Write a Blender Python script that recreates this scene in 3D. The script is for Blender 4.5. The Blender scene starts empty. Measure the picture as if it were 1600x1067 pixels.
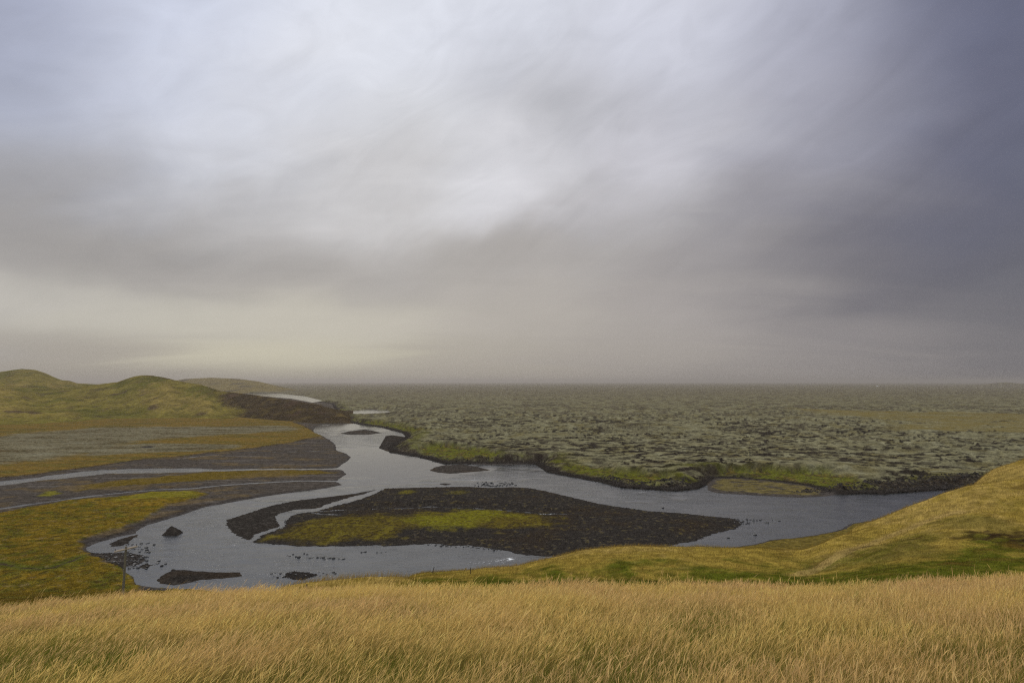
import bpy, math, random
import numpy as np
from mathutils import Vector
random.seed(7); rng = np.random.default_rng(11)
R = math.radians
scene = bpy.context.scene
col = scene.collection

# ------------------------------------------------------------------ camera
H = 60.0                 # eye height over the river
F = 1066.7               # focal length in photo pixels (24 mm on a 36 mm frame)
YH = 596.0               # true horizon row
PITCH = math.atan((YH - 533.5) / F)
cam = bpy.data.cameras.new('camera'); cam.lens = 24; cam.sensor_width = 36
cam.clip_start = 0.2; cam.clip_end = 90000
cob = bpy.data.objects.new('camera', cam); col.objects.link(cob)
cob.location = (0, 0, H); cob.rotation_euler = (math.pi/2 + PITCH, 0, 0)
scene.camera = cob

def ray(px, py):
    """direction through a photo pixel, scaled so that y = 1"""
    px = np.asarray(px, float); py = np.asarray(py, float)
    cx = (px - 800) / F; cy = -(py - 533.5) / F
    s, c = math.sin(PITCH), math.cos(PITCH)
    dy = c - s*cy; dz = s + c*cy
    return cx/dy, dz/dy
def dep(py, px=800): return -ray(px, py)[1]
def on_plane(pts, z=0.0):
    p = np.array(pts, float); ux, uz = ray(p[:, 0], p[:, 1])
    Y = (z - H) / uz
    return np.stack([ux*Y, Y], 1)

# ------------------------------------------------------------------ noise
def _h(ix, iy, seed):
    h = (ix.astype(np.int64)*374761393 + iy.astype(np.int64)*668265263 + seed*1442695041) & 0xffffffff
    h = ((h ^ (h >> 13))*1274126177) & 0xffffffff
    h = h ^ (h >> 16)
    return h
def pn(x, y, seed=0):
    """2-D gradient noise, about -0.7 .. 0.7"""
    x = np.asarray(x, float); y = np.asarray(y, float)
    x0 = np.floor(x); y0 = np.floor(y); fx = x-x0; fy = y-y0
    def g(dx, dy):
        a = (_h(x0+dx, y0+dy, seed) & 0xffff) * (2*math.pi/65536)
        return np.cos(a)*(fx-dx) + np.sin(a)*(fy-dy)
    u = fx*fx*fx*(fx*(fx*6-15)+10); v = fy*fy*fy*(fy*(fy*6-15)+10)
    a = g(0, 0)*(1-u) + g(1, 0)*u; b = g(0, 1)*(1-u) + g(1, 1)*u
    return (a*(1-v) + b*v)*1.4
def fbm(x, y, octs=4, seed=0, gain=.5):
    s = 0; a = 1; t = 0
    for k in range(octs):
        s = s + a*pn(x*2**k + 17.3*k, y*2**k - 9.1*k, seed+k); t += a; a *= gain
    return s/t
def sst(a, b, x):
    t = np.clip((x-a)/(b-a), 0, 1); return t*t*(3-2*t)
def lerp3(c, d, w):
    return c*(1-w[:, None]) + np.asarray(d)*w[:, None]

# ------------------------------------------------------------------ distance fields
def sd_poly(poly, X, Y, margin=60.0):
    """signed distance, positive inside; -margin far away"""
    P = np.asarray(poly, float); out = np.full(X.shape, -margin)
    lo = P.min(0)-margin; hi = P.max(0)+margin
    m = (X > lo[0]) & (X < hi[0]) & (Y > lo[1]) & (Y < hi[1])
    x = X[m]; y = Y[m]
    if x.size == 0: return out
    d2 = np.full(x.shape, 1e18); ins = np.zeros(x.shape, bool)
    for i in range(len(P)):
        ax, ay = P[i]; bx, by = P[(i+1) % len(P)]
        ex, ey = bx-ax, by-ay; L = ex*ex+ey*ey+1e-9
        t = np.clip(((x-ax)*ex+(y-ay)*ey)/L, 0, 1)
        d2 = np.minimum(d2, (x-ax-t*ex)**2+(y-ay-t*ey)**2)
        c = (ay > y) != (by > y)
        with np.errstate(divide='ignore', invalid='ignore'):
            xi = ax + (y-ay)*ex/(ey if abs(ey) > 1e-12 else 1e-12)
        ins ^= c & (x < xi)
    d = np.sqrt(d2); out[m] = np.maximum(np.where(ins, d, -d), -margin)
    return out
def sd_line(pts, X, Y, margin=40.0):
    """distance to a polyline and the parameter of the nearest point"""
    P = np.asarray(pts, float); out = np.full(X.shape, margin)
    lo = P.min(0)-margin; hi = P.max(0)+margin
    m = (X > lo[0]) & (X < hi[0]) & (Y > lo[1]) & (Y < hi[1])
    x = X[m]; y = Y[m]
    if x.size == 0: return out
    d2 = np.full(x.shape, margin**2)
    for i in range(len(P)-1):
        ax, ay = P[i]; ex, ey = P[i+1]-P[i]; L = ex*ex+ey*ey+1e-9
        t = np.clip(((x-ax)*ex+(y-ay)*ey)/L, 0, 1)
        d2 = np.minimum(d2, (x-ax-t*ex)**2+(y-ay-t*ey)**2)
    out[m] = np.sqrt(d2); return out

# ------------------------------------------------------------------ outlines read off the photograph (pixels) -> metres on the river plane
RIVER = on_plane([(548,660),(570,664),(600,668),(634,677),(638,682),(628,688),(618,694),(613,700),(615,707),(639,711),(662,714),(691,721),(700,724),
 (734,725),(767,726),(805,726),(843,725),(852,730),(864,738),(885,742),(920,745),(946,753),(977,761),(1025,764),(1051,766),(1080,763),(1095,759),
 (1104,752),(1122,747),(1106,766),(1120,770),(1200,775),(1250,777),(1290,775),(1318,771),(1345,770),(1372,771),(1390,769),(1410,768),(1440,766),(1480,763),
 (1600,762),(1800,764),(1800,796),(1600,792),(1450,804),(1347,815),(1325,819),(1316,826),(1300,830),(1278,835),(1240,840),(1203,843),(1175,851),
 (1090,862),(1000,876),(900,888),(800,902),(700,912),(600,918),(500,926),(430,930),(330,926),(260,919),(213,914),(206,901),(200,897),(190,889),
 (200,884),(215,882),(227,876),(222,867),(200,862),(180,864),(157,864),(139,862),(134,857),(134,855),(157,846),(182,839),(212,833),(216,827),(230,820),
 (255,813),(282,805),(307,796),(320,792),(355,786),(392,779),(430,773),(467,768),(501,764),(524,760),(535,757),(526,753),(529,748),(541,741),(537,735),
 (524,732),(542,721),(548,714),(541,709),(527,704),(525,698),(520,690),(505,682),(489,675),(492,668),(501,663.5),(467,659),(486,658),(531,658)])
SPIT = on_plane([(591,700),(600,685),(602,681),(615,680),(636,683),(628,687),(617,693),(611,699),(615,707),(604,705)])
ISLE_W = on_plane([(587,765),(556,771),(509,776.6),(462,782),(421,790),(387,802),(355,812),(354,819),(361,830),(377,839),(390,844),(400,834),(422,827),
 (437,822),(432,813),(430,807),(439,801),(460,796),(479,795),(495,794),(518,785),(546,777),(570,771)])
ISLE_M = on_plane([(602,763),(656,761.6),(727,760),(769,762),(802,761),(825,762),(853,767),(894,777),(937,787),(981,793.6),(1014,798),(1069,802),(1112,806.7),
 (1141,809),(1156,813),(1161,815.5),(1150,826),(1112,834),(1090,844),(1069,847),(1000,862),(930,868),(853,869),(825,867),(806,864),(787,859),(759,856),
 (731,852),(703,852),(675,849),(637,851),(600,853),(584,851.5),(527,853.4),(471,853.4),(434,850.6),(396,847.4),(405,837.5),(426,830),(445,822.5),
 (446,813),(456,805),(479,800),(490,800),(496,798),(527,789),(556,782),(584,772)])
ISLE_B = on_plane([(671,735),(679,730),(694,726.5),(722,726),(741,728),(761,733),(767,734.5),(741,737),(703,740),(684,738)])
ISLE_C = on_plane([(531,677),(546,673.5),(570,671),(582,672.7),(597,676),(579,678.7),(544,679)])
ISLE_D = on_plane([(268,823),(276,826),(287,832),(277,837),(260,836.5),(251,836.5),(259,832),(261,827)])
ISLE_E = on_plane([(244,906),(250,901),(265,892.5),(269,889),(322,893),(375,894),(378,900),(350,903),(312,906),(287,912),(272,914),(250,911)])
ISLE_F = on_plane([(172,848),(185,843),(215,835),(216,838),(207,842),(200,849),(187,852.5),(175,852.5)])
ISLE_G = on_plane([(217,886),(229,881),(240,882),(232,886),(225,889)])
ISLE_H = on_plane([(446,900.6),(448,895),(464,893),(481,894.5),(495,898),(472,906),(458,904)])
ISLE_J = on_plane([(686,756),(694,754.5),(706,756.5),(696,758)])
CHAN1 = on_plane([(-500,775),(-200,772),(0,751.5),(56,746),(112,738),(159,733.7),(206,732),(300,731),(336,733),(411,732),(467,732.3),(530,731),(530,733.4),(467,733.6),
 (411,734),(336,736.5),(300,737.5),(225,739.4),(169,740),(112,746),(56,751.6),(0,759),(-200,786),(-500,800)])
CHAN2 = on_plane([(-500,850),(-200,822),(0,795),(37,789),(75,784),(112,779),(150,774),(187,770),(244,765),(300,763),(336,759),(392,755),(449,752),(486,751),(533,752)])
CHAN3 = on_plane([(270,718),(308,713),(355,709.4),(392,706.6),(440,706),(505,704.7),(530,704)])
BROOK = on_plane([(495,799),(530,797),(577,796),(600,795),(650,794),(672,791.5),(700,793),(760,795),(800,798),(830,801),(850,803),(885,803.5)])
BROOK2 = on_plane([(488,801),(506,803.5),(532,804)])
DITCH = on_plane([(-60,878),(0,884),(12,887),(32,891),(62,893),(85,890),(110,881),(125,874)])
POOL1 = on_plane([(535,643),(572,639.6),(610,640.5),(608,645.5),(558,648)])
POOL2 = on_plane([(385,615),(435,614.6),(477,619),(504,626),(489,629),(454,622.5),(411,619)])
POOL3 = on_plane([(219,699.5),(232,697.5),(241,698.5),(234,701),(224,701)])
RIGHT_FLAT = on_plane([(1106,766),(1104,757),(1116,748),(1150,748),(1200,752),(1260,759),(1310,771),(1290,775.5),(1250,777),(1200,775),(1120,770)])
# vegetation and gravel zones
FIELD_UP = on_plane([(-600,760),(-300,785),(0,747),(56,742),(150,729),(225,718),(280,714),(317,709),(360,705),(400,700),(449,693),(486,685),(505,682),(488,674),(478,668),
 (455,659),(460,650),(-600,650)])
LICHEN_A = on_plane([(-300,700),(0,682),(150,669),(440,666),(470,673),(330,682),(220,690),(130,712),(60,722),(0,727),(-300,745)])
LICHEN_B = on_plane([(130,703),(230,694),(300,694),(372,697),(370,702),(300,706),(200,711),(130,714)])
FIELD_NEAR = on_plane([(-900,860),(-300,838),(0,803),(110,783),(180,778),(240,770),(312,769),(322,774),(300,782),(262,790),(243,802),(213,819),(189,826),(166,833),(132,843),
 (124,850),(126,860),(139,869),(155,876),(167,882),(185,888),(200,897),(206,901),(213,914),(213,990),(-900,990)])
YELLOW_A = on_plane([(235,769),(312,768),(318,774),(290,779),(215,783),(170,786),(200,777)])
YELLOW_B = on_plane([(60,776),(70,769),(90,767),(98,771),(80,777)])
STRIP = on_plane([(285,742),(330,737),(430,735),(500,736),(530,740),(470,743),(380,748),(300,753),(200,760),(120,768),(130,758),(200,750)])
VEG1 = on_plane([(404,845),(420,834),(450,823),(500,811),(560,807),(640,807),(700,801),(760,798),(800,800),(850,806),(885,816),(870,828),(800,835),(740,833),(700,830),
 (650,833),(600,849),(520,852),(440,850)])
VEG2 = on_plane([(636,812),(700,805),(740,799),(800,802),(812,811),(765,817),(742,832),(680,832),(640,828)])
VEG3 = on_plane([(619,776),(626,770),(640,768.5),(652,772),(640,776.5)])
VEG4 = on_plane([(695,776),(705,771),(722,769.5),(735,773),(720,777)])
GREEN_A = on_plane([(1085,752),(1130,740),(1200,741),(1300,744),(1340,752),(1372,765),(1340,769),(1250,764),(1150,747),(1110,748)])
GREEN_B = on_plane([(640,706),(680,699),(760,705),(830,722),(700,722),(660,714)])
GREEN_C = on_plane([(858,729),(920,730),(985,745),(1060,750),(1075,758),(1000,762),(940,751),(880,740)])
GREEN_D = on_plane([(560,662),(600,662),(650,672),(700,676),(640,679),(600,668)])
TRACT = on_plane([(1230,641),(1300,644),(1400,647),(1700,652),(1900,690),(1600,683),(1480,681),(1380,673),(1420,662),(1300,653)])
LAVA_B = np.concatenate([on_plane([(545,659),(570,663.5),(600,667.5),(634,676.5),(640,682),(620,693),(613,700),(615,706),(662,713.5),(700,723.5),
 (843,724.5),(864,737.5),(885,741.5),(946,752.5),(977,760.5),(1051,765.5),(1080,762.5),(1100,754),(1118,747),(1150,748),(1200,752),(1260,759),(1310,771),(1345,769.5),
 (1372,770.5),(1410,767.5),(1480,762.5),(1600,761.5),(2000,760)]), [[60000, 300], [60000, 60000], [-60000, 60000], [-60000, 9000], [-1500, 4200]], on_plane([(380,613),(520,631),(530,645)])])
BROWN = on_plane([(335,614),(350,650),(545,662),(556,655),(500,630)])

# ------------------------------------------------------------------ helpers for objects
def tag(o, label, cat, group=None, kind=None):
    o['label'] = label
    if cat: o['category'] = cat
    if group: o['group'] = group
    if kind: o['kind'] = kind
    return o
def mesh_from(name, V, Fa, mat, cols=None, attrs=None, smooth=True, parent=None):
    """V (n,3), Fa (m,k) all faces with the same number of corners"""
    V = np.ascontiguousarray(V, np.float32); Fa = np.ascontiguousarray(Fa, np.int32)
    me = bpy.data.meshes.new(name); n, k = Fa.shape
    me.vertices.add(len(V)); me.vertices.foreach_set('co', V.ravel())
    me.loops.add(n*k); me.loops.foreach_set('vertex_index', Fa.ravel())
    me.polygons.add(n)
    me.polygons.foreach_set('loop_start', np.arange(0, n*k, k, dtype=np.int32))
    me.polygons.foreach_set('use_smooth', np.full(n, smooth))
    me.update(calc_edges=True)
    if cols is not None:
        a = me.attributes.new('Col', 'FLOAT_COLOR', 'POINT')
        c = np.ones((len(V), 4), np.float32); c[:, :3] = np.clip(cols, 0, 1); a.data.foreach_set('color', c.ravel())
    for nm, v in (attrs or {}).items():
        a = me.attributes.new(nm, 'FLOAT', 'POINT'); a.data.foreach_set('value', np.ascontiguousarray(v, np.float32))
    me.materials.append(mat)
    o = bpy.data.objects.new(name, me); col.objects.link(o)
    if parent: o.parent = parent
    return o
def grid_faces(nr, nc):
    i = np.arange(nr-1)[:, None]*nc + np.arange(nc-1)[None, :]
    return np.stack([i, i+1, i+1+nc, i+nc], -1).reshape(-1, 4)
def sub_mesh(name, V, Fa, mask, mat, cols, attrs=None):
    f = Fa[mask]; u, inv = np.unique(f.ravel(), return_inverse=True)
    return mesh_from(name, V[u], inv.reshape(f.shape), mat, cols[u], {k: v[u] for k, v in (attrs or {}).items()})

# ------------------------------------------------------------------ materials
class NT:
    def __init__(s, nt): s.nt = nt; s.n = nt.nodes; s.l = nt.links
    def new(s, t, **kw):
        n = s.n.new(t)
        for k, v in kw.items(): setattr(n, k, v)
        return n
    def link(s, a, b): s.l.new(a, b)
    def put(s, sock, v):
        if isinstance(v, bpy.types.NodeSocket): s.l.new(v, sock)
        else: sock.default_value = v
    def math(s, op, a, b=0.0, c=None, clamp=False):
        n = s.n.new('ShaderNodeMath'); n.operation = op; n.use_clamp = clamp
        s.put(n.inputs[0], a); s.put(n.inputs[1], b)
        if c is not None: s.put(n.inputs[2], c)
        return n.outputs[0]
    def vmath(s, op, a, b=(0, 0, 0)):
        n = s.n.new('ShaderNodeVectorMath'); n.operation = op
        s.put(n.inputs[0], a)
        if op == 'SCALE': s.put(n.inputs['Scale'], b)
        else: s.put(n.inputs[1], b)
        return n.outputs[0]
    def noise(s, vec, scale, detail=3, rough=.55, dist=0.0):
        n = s.n.new('ShaderNodeTexNoise'); s.put(n.inputs['Vector'], vec)
        n.inputs['Scale'].default_value = scale; n.inputs['Detail'].default_value = detail
        n.inputs['Roughness'].default_value = rough; n.inputs['Distortion'].default_value = dist
        return n.outputs['Fac']
    def mapr(s, v, a, b, c, d):
        n = s.n.new('ShaderNodeMapRange'); s.put(n.inputs[0], v)
        for i, q in enumerate((a, b, c, d)): n.inputs[i+1].default_value = q
        return n.outputs[0]
    def mix(s, f, a, b, mode='MIX'):
        n = s.n.new('ShaderNodeMix'); n.data_type = 'RGBA'; n.blend_type = mode
        s.put(n.inputs[0], f); s.put(n.inputs[6], a); s.put(n.inputs[7], b)
        return n.outputs[2]
def mat(name):
    m = bpy.data.materials.new(name); m.use_nodes = True
    t = NT(m.node_tree); t.bsdf = t.n['Principled BSDF']; t.out = t.n['Material Output']
    return m, t
def terrain_mat(name, s1, s2, var=.35, bump=.4, bdist=.3, rough=.92):
    m, t = mat(name)
    a = t.new('ShaderNodeAttribute', attribute_name='Col')
    p = t.new('ShaderNodeNewGeometry').outputs['Position']
    n1 = t.noise(p, s1, 4, .6); n2 = t.noise(p, s2, 3, .6)
    v = t.math('MULTIPLY', t.mapr(n1, .36, .64, 1-var, 1+var), t.mapr(n2, .36, .64, 1-var, 1+var))
    c = t.vmath('SCALE', a.outputs['Color'], v)
    t.link(c, t.bsdf.inputs['Base Color'])
    t.bsdf.inputs['Roughness'].default_value = rough
    t.bsdf.inputs['Specular IOR Level'].default_value = 0.0
    b = t.new('ShaderNodeBump'); b.inputs['Strength'].default_value = bump; b.inputs['Distance'].default_value = bdist
    t.link(t.math('ADD', n1, t.math('MULTIPLY', n2, .5)), b.inputs['Height'])
    t.link(b.outputs[0], t.bsdf.inputs['Normal'])
    return m
M_ground = terrain_mat('floodplain_soil_and_turf', .3, 1.3, .32, .6, .3)
M_gravel = terrain_mat('dark_basalt_gravel', .9, 3.1, .34, .5, .15)
M_lava = terrain_mat('mossy_lava', .2, .9, .26, 1.0, .8)
M_hill = terrain_mat('hill_turf', .035, .17, .28, .8, 3.0)
M_near = terrain_mat('hillside_turf', .6, 5.0, .3, .6, .15)
def simple(name, c, rough=.8, ns=6.0, var=.25, spec=.2):
    m, t = mat(name); p = t.new('ShaderNodeTexCoord').outputs['Object']
    v = t.mapr(t.noise(p, ns, 4, .6), .3, .7, 1-var, 1+var)
    t.link(t.vmath('SCALE', c, v), t.bsdf.inputs['Base Color'])
    t.bsdf.inputs['Roughness'].default_value = rough; t.bsdf.inputs['Specular IOR Level'].default_value = spec
    return m
M_rock = simple('wet_black_rock', (.022, .021, .021), .55, 3, .4, .4)

def grass_mat(name, trans=.35):
    m, t = mat(name)
    a = t.new('ShaderNodeAttribute', attribute_name='Col').outputs['Color']
    d = t.new('ShaderNodeBsdfDiffuse'); t.link(a, d.inputs[0])
    tr = t.new('ShaderNodeBsdfTranslucent'); t.link(a, tr.inputs[0])
    mx = t.new('ShaderNodeMixShader'); mx.inputs[0].default_value = trans
    t.link(d.outputs[0], mx.inputs[1]); t.link(tr.outputs[0], mx.inputs[2]); t.link(mx.outputs[0], t.out.inputs['Surface'])
    return m
M_grass = grass_mat('dry_meadow_grass')

def water_mat():
    m, t = mat('river_water')
    p = t.new('ShaderNodeNewGeometry').outputs['Position']
    mp = t.new('ShaderNodeMapping'); t.link(p, mp.inputs[0]); mp.inputs['Scale'].default_value = (.55, 1.0, 1.0); mp.inputs['Rotation'].default_value = (0, 0, .25)
    rf = t.new('ShaderNodeAttribute', attribute_name='riffle').outputs['Fac']
    fo = t.new('ShaderNodeAttribute', attribute_name='foam').outputs['Fac']
    n1 = t.noise(mp.outputs[0], .9, 4, .6, .3); n2 = t.noise(mp.outputs[0], .16, 3, .5, .6)
    hgt = t.math('ADD', t.math('MULTIPLY', n1, rf), t.math('MULTIPLY', n2, t.math('MULTIPLY', rf, 1.2)))
    b = t.new('ShaderNodeBump'); b.inputs['Strength'].default_value = 1.0; b.inputs['Distance'].default_value = .55
    t.link(hgt, b.inputs['Height']); t.link(b.outputs[0], t.bsdf.inputs['Normal'])
    # foam: broken by noise
    fn = t.noise(mp.outputs[0], 1.6, 4, .7)
    fm = t.mapr(t.math('ADD', fo, t.math('MULTIPLY', t.math('SUBTRACT', fn, .5), 2.2)), .50, .68, 0, 1)
    silt = t.mix(t.mapr(n2, .35, .65, 0, 1), (.024, .027, .030, 1), (.038, .041, .044, 1))
    t.link(t.mix(fm, silt, (.62, .64, .66, 1)), t.bsdf.inputs['Base Color'])
    t.link(t.math('ADD', t.math('MULTIPLY', fm, .6), .10), t.bsdf.inputs['Roughness'])
    t.bsdf.inputs['IOR'].default_value = 1.33
    return m
M_water = water_mat()

# ------------------------------------------------------------------ near hillside as a height function z(u, Y), u = X/(Y+20)
COLX = [-900,-300,0,100,200,300,430,450,480,520,560,600,630,660,700,760,810,850,900,950,1000,1100,1175,1209,1250,1275,1300,1334,1366,1412,1444,1475,1506,1537,1600,1750,2100]
ST = [0,10,20,32,48,62,80,100,112,125,145,170,200,250,330]
CRX = [-900,0,100,200,300,430,520,640,700,800,900,1000,1100,1200,1260,1300,1400,1500,1600,2100]
CRY = [985,941,930,923,919,915,913,912,911,908,906,908,908,910,908,907,904,900,893,860]
KX = [560,600,630,650,700,760,810,850,900,950,1000,1100,1175,1209,1250,1275,1300,1334,1366,1412,1444,1475,1506,1537,1600,1750,2100]
KY = [925,915,902,891,886,884,880,868,855,849,847,850,851,854,855,846,833,814,803,788,777,765,755,749,743,728,690]
BX = [300,430,450,480,520,560,600,630,660,700]; BY = [945,926,904,898,893,889,888,891,902,922]
GH = .42
def build_table():
    T = np.zeros((len(COLX), len(ST)))
    for i, x in enumerate(COLX):
        yc = np.interp(x, CRX, CRY); dc = dep(yc, x) + GH/20
        zc = -dc*20
        spur = float(sst(1235, 1420, np.array(float(x))))
        z = {0: -1.7, 10: -1.7 + (zc+1.7)*.47, 20: zc, 32: zc*1.6-1.3}
        if x < 620:
            z[48] = -17.4; z[62] = -22.2; z[80] = -28; z[100] = -33.6; z[112] = -37; z[125] = -41; z[145] = -47.2; z[170] = -53.5; z[200] = -60.0 if x < 330 else -62.0; z[250] = -63; z[330] = -64
        if 300 < x < 700:
            yb = np.interp(x, BX, BY); z[48] = -(dep(yb, x)+GH*.6/48)*48
        if x >= 620:
            yk = np.interp(x, KX, KY); d1 = dep(yk, x)+GH*.7/100
            if 48 not in z: z[48] = -16.3 + spur*1.2
            Yr = 100
            z[62] = -dep(918-8*spur, x)*62; 
            z[80] = -((1-spur)*dep(914-(914-yk)*.10, x) + spur*dep(905-(905-yk)*.30, x))*80
            if spur < .5:
                z[100] = -d1*100; z[112] = z[100]*1.12-1.0; z[125] = z[100]*1.25-4.5
                z[145] = min(-40, z[100]*1.45-4); z[170] = -51
                z[200] = -60.; z[250] = -62; z[330] = -63
            else:
                z[100] = -dep(905-(905-yk)*.72, x)*100
                z[112] = -d1*112; z[125] = z[112]*1.116-1.2
                y2 = np.interp(x, [1400,1509,1537,1569,1600,1800], [800,757,741,729,718,680])
                z[145] = min(z[112]*1.2-3, -dep(y2, x)*145-3.5)
                z[170] = -dep(y2, x)*170 - (6 if x < 1470 else 2.5 if x < 1500 else .6 if x < 1530 else -1.3); z[200] = z[170]-9; z[250] = min(-48, z[200]-9); z[330] = -63
        if x <= 620 and 700 > x > 560:   # left nose of the knoll
            pass
        for j, s in enumerate(ST): T[i, j] = z[s]
    return T
TAB = build_table()
GU = np.array([(x-800)/F for x in COLX])
NY, NU = 560, 700
YG = np.concatenate([np.linspace(0, 24, 160, endpoint=False), np.linspace(24, 130, 260, endpoint=False), np.linspace(130, 330, 140)])
UG = np.linspace(GU[0], GU[-1], NU)
tmp = np.stack([np.interp(YG, ST, TAB[i]) for i in range(len(COLX))])           # cols x NY
ZG = np.stack([np.interp(UG, GU, tmp[:, j]) for j in range(NY)], 1)              # NU x NY
def blur(A, n, ax):
    k = np.exp(-np.linspace(-2, 2, 2*n+1)**2); k /= k.sum()
    P = np.pad(A, [(n, n) if a == ax else (0, 0) for a in (0, 1)], mode='edge')
    return sum(k[i]*(P[i:i+A.shape[0]] if ax == 0 else P[:, i:i+A.shape[1]]) for i in range(2*n+1))
ZG = blur(blur(ZG, 5, 0), 9, 1)
def hill_z(X, Y, detail=True):
    """world height of the near hillside"""
    X = np.asarray(X, float); Y = np.asarray(Y, float)
    u = X/np.maximum(Y, 6.0)
    fy = np.interp(np.maximum(Y, 0), YG, np.arange(NY)); fu = np.clip((u-UG[0])/(UG[1]-UG[0]), 0, NU-1.001)
    iy = np.minimum(fy.astype(int), NY-2); iu = fu.astype(int); ty = fy-iy; tu = fu-iu
    z = (ZG[iu, iy]*(1-tu)+ZG[iu+1, iy]*tu)*(1-ty) + (ZG[iu, iy+1]*(1-tu)+ZG[iu+1, iy+1]*tu)*ty
    z = np.where(Y < 0, z - .17*Y, z)
    if detail:
        far = sst(25, 70, Y)
        z = z + .10*fbm(X/2.2, Y/2.2, 3, 3) + far*(.65*fbm(X/13, Y/13, 3, 5) + .16*fbm(X/3.3, Y/3.3, 3, 8))
    return H + z
def hit_hill(px, py):
    ux, uz = ray(px, py); Y = np.arange(24, 320, .25); z = H + uz*Y
    below = np.nonzero(z < hill_z(ux*Y, Y, False))[0]
    Yh = Y[below[0]] if len(below) else 100.
    return float(ux*Yh), float(Yh)

C_straw = np.array([.60, .44, .135]); C_pink = np.array([.56, .375, .175]); C_green = np.array([.095, .115, .018]); C_olive = np.array([.19, .155, .035])
C_orange = np.array([.108, .074, .009]); C_yel = np.array([.20, .17, .022]); C_brown = np.array([.075, .048, .022])
TRAIL = np.array([hit_hill(*p) for p in [(1248,900),(1290,880),(1340,858),(1400,832),(1450,812),(1500,800)]])
SCARS = [hit_hill(*p)+(s,) for p, s in [((1540,833),3.2),((1567,838),3.0),((1595,836),5.0),((1590,845),3.),((1510,840),2.2),((1350,856),1.6),((1335,861),1.4),((1430,842),1.6)]]
def hill_col(X, Y):
    X = np.asarray(X, float).ravel(); Y = np.asarray(Y, float).ravel()
    n1 = fbm(X/7, Y/7, 4, 21); n2 = fbm(X/1.6, Y/1.6, 3, 22); n3 = fbm(X/25, Y/25, 3, 23)
    u = X/np.maximum(Y, 6)
    c = np.tile(np.array([.20, .15, .05]), (len(X), 1))
    c = lerp3(c, C_olive, sst(-.1, .35, n1+.4*n2))
    far = sst(28, 44, Y)
    z = hill_z(X, Y, False)
    # knoll and spur: green at the foot, fold shading painted olive, gold on the crowns
    d = (H-z)/np.maximum(Y, 1)
    crown = np.interp(u*F+800, KX, [dep(y) for y in KY])
    low = np.clip((d-crown)/np.maximum(.30-crown, .02), 0, 1.2)
    k = np.tile(np.array([.20, .142, .028]), (len(X), 1))
    k = lerp3(k, (.060, .066, .007), sst(.22, .85, low + .9*n1 + .35*n2))
    k = lerp3(k, (.27, .19, .055), sst(.0, .5, n3 + .6*n2 + .30 - low*.9)*.8); k = lerp3(k, (.075, .062, .012), sst(.1, .5, low*.45 + n3 + .4*n1 - .15)*sst(.42, .56, u)*.65)
    k = lerp3(k, (.10, .06, .014), sst(.12, .5, n1-.5*n3)*sst(.3, .45, u)*.8)
    c = lerp3(c, k, far)
    t = sd_line(TRAIL, X, Y, 6)
    c = lerp3(c, (.24, .17, .06), sst(1.3, .2, t)*.7)
    for sx, sy, r in SCARS:
        q = np.sqrt(((X-sx)/r)**2 + ((Y-sy)/(r*.62))**2) + 1.5*fbm(X/1.5, Y/1.5, 4, 31)
        c = lerp3(c, (.024, .014, .008), sst(.85, .35, q)*.65)
    o = np.tile(C_orange*.8, (len(X), 1)); o = lerp3(o, (.10, .085, .014), sst(0, .4, n1))
    c = lerp3(c, o, sst(110, 135, Y)*sst(-.35, -.42, u))
    return c
rows = np.concatenate([np.linspace(-15, 26, 130, endpoint=False), np.linspace(26, 130, 420, endpoint=False), np.linspace(130, 330, 160)])
ucol = np.linspace(-1.35, 1.35, 760)
YY, UU = np.meshgrid(rows, ucol, indexing='ij'); XX = UU*(YY+18)
ZZ = hill_z(XX, YY)
Vh = np.stack([XX, YY, ZZ], -1).reshape(-1, 3)
hs = mesh_from('hillside', Vh, grid_faces(len(rows), len(ucol)), M_near, hill_col(XX, YY))
tag(hs, 'steep grassy hillside falling from the viewpoint to the river, with a rounded knoll and a rising spur', 'hillside', kind='structure')

# ------------------------------------------------------------------ floodplain, islands and lava field from one grid
az_in = np.linspace(R(-47), R(47), 1500)
az = np.concatenate([np.linspace(R(-180), R(-47), 60, endpoint=False), az_in, np.linspace(R(47), R(180), 60)[1:]])
dd = np.concatenate([np.linspace(.50, .33, 60, endpoint=False), np.linspace(.33, .045, 520, endpoint=False), np.linspace(.045, .002, 130)])
rr = H/dd; NR, NC = len(rr), len(az)
RR, AA = np.meshgrid(rr, az, indexing='ij'); X = (RR*np.sin(AA)).ravel(); Y = (RR*np.cos(AA)).ravel()
wob = 1.8*fbm(X/6, Y/6, 4, 41) + 2.2*fbm(X/28, Y/28, 2, 44)*sst(250, 420, Y)
W = sd_poly(RIVER, X, Y) ; Wn = W + wob*.55
isles = {'W': ISLE_W, 'M': ISLE_M, 'B': ISLE_B, 'C': ISLE_C, 'D': ISLE_D, 'E': ISLE_E, 'F': ISLE_F, 'G': ISLE_G, 'H': ISLE_H, 'J': ISLE_J}
SI = {k: sd_poly(p, X, Y, 25.) for k, p in isles.items()}
LAV = sd_poly(LAVA_B, X, Y, 90.)
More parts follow.
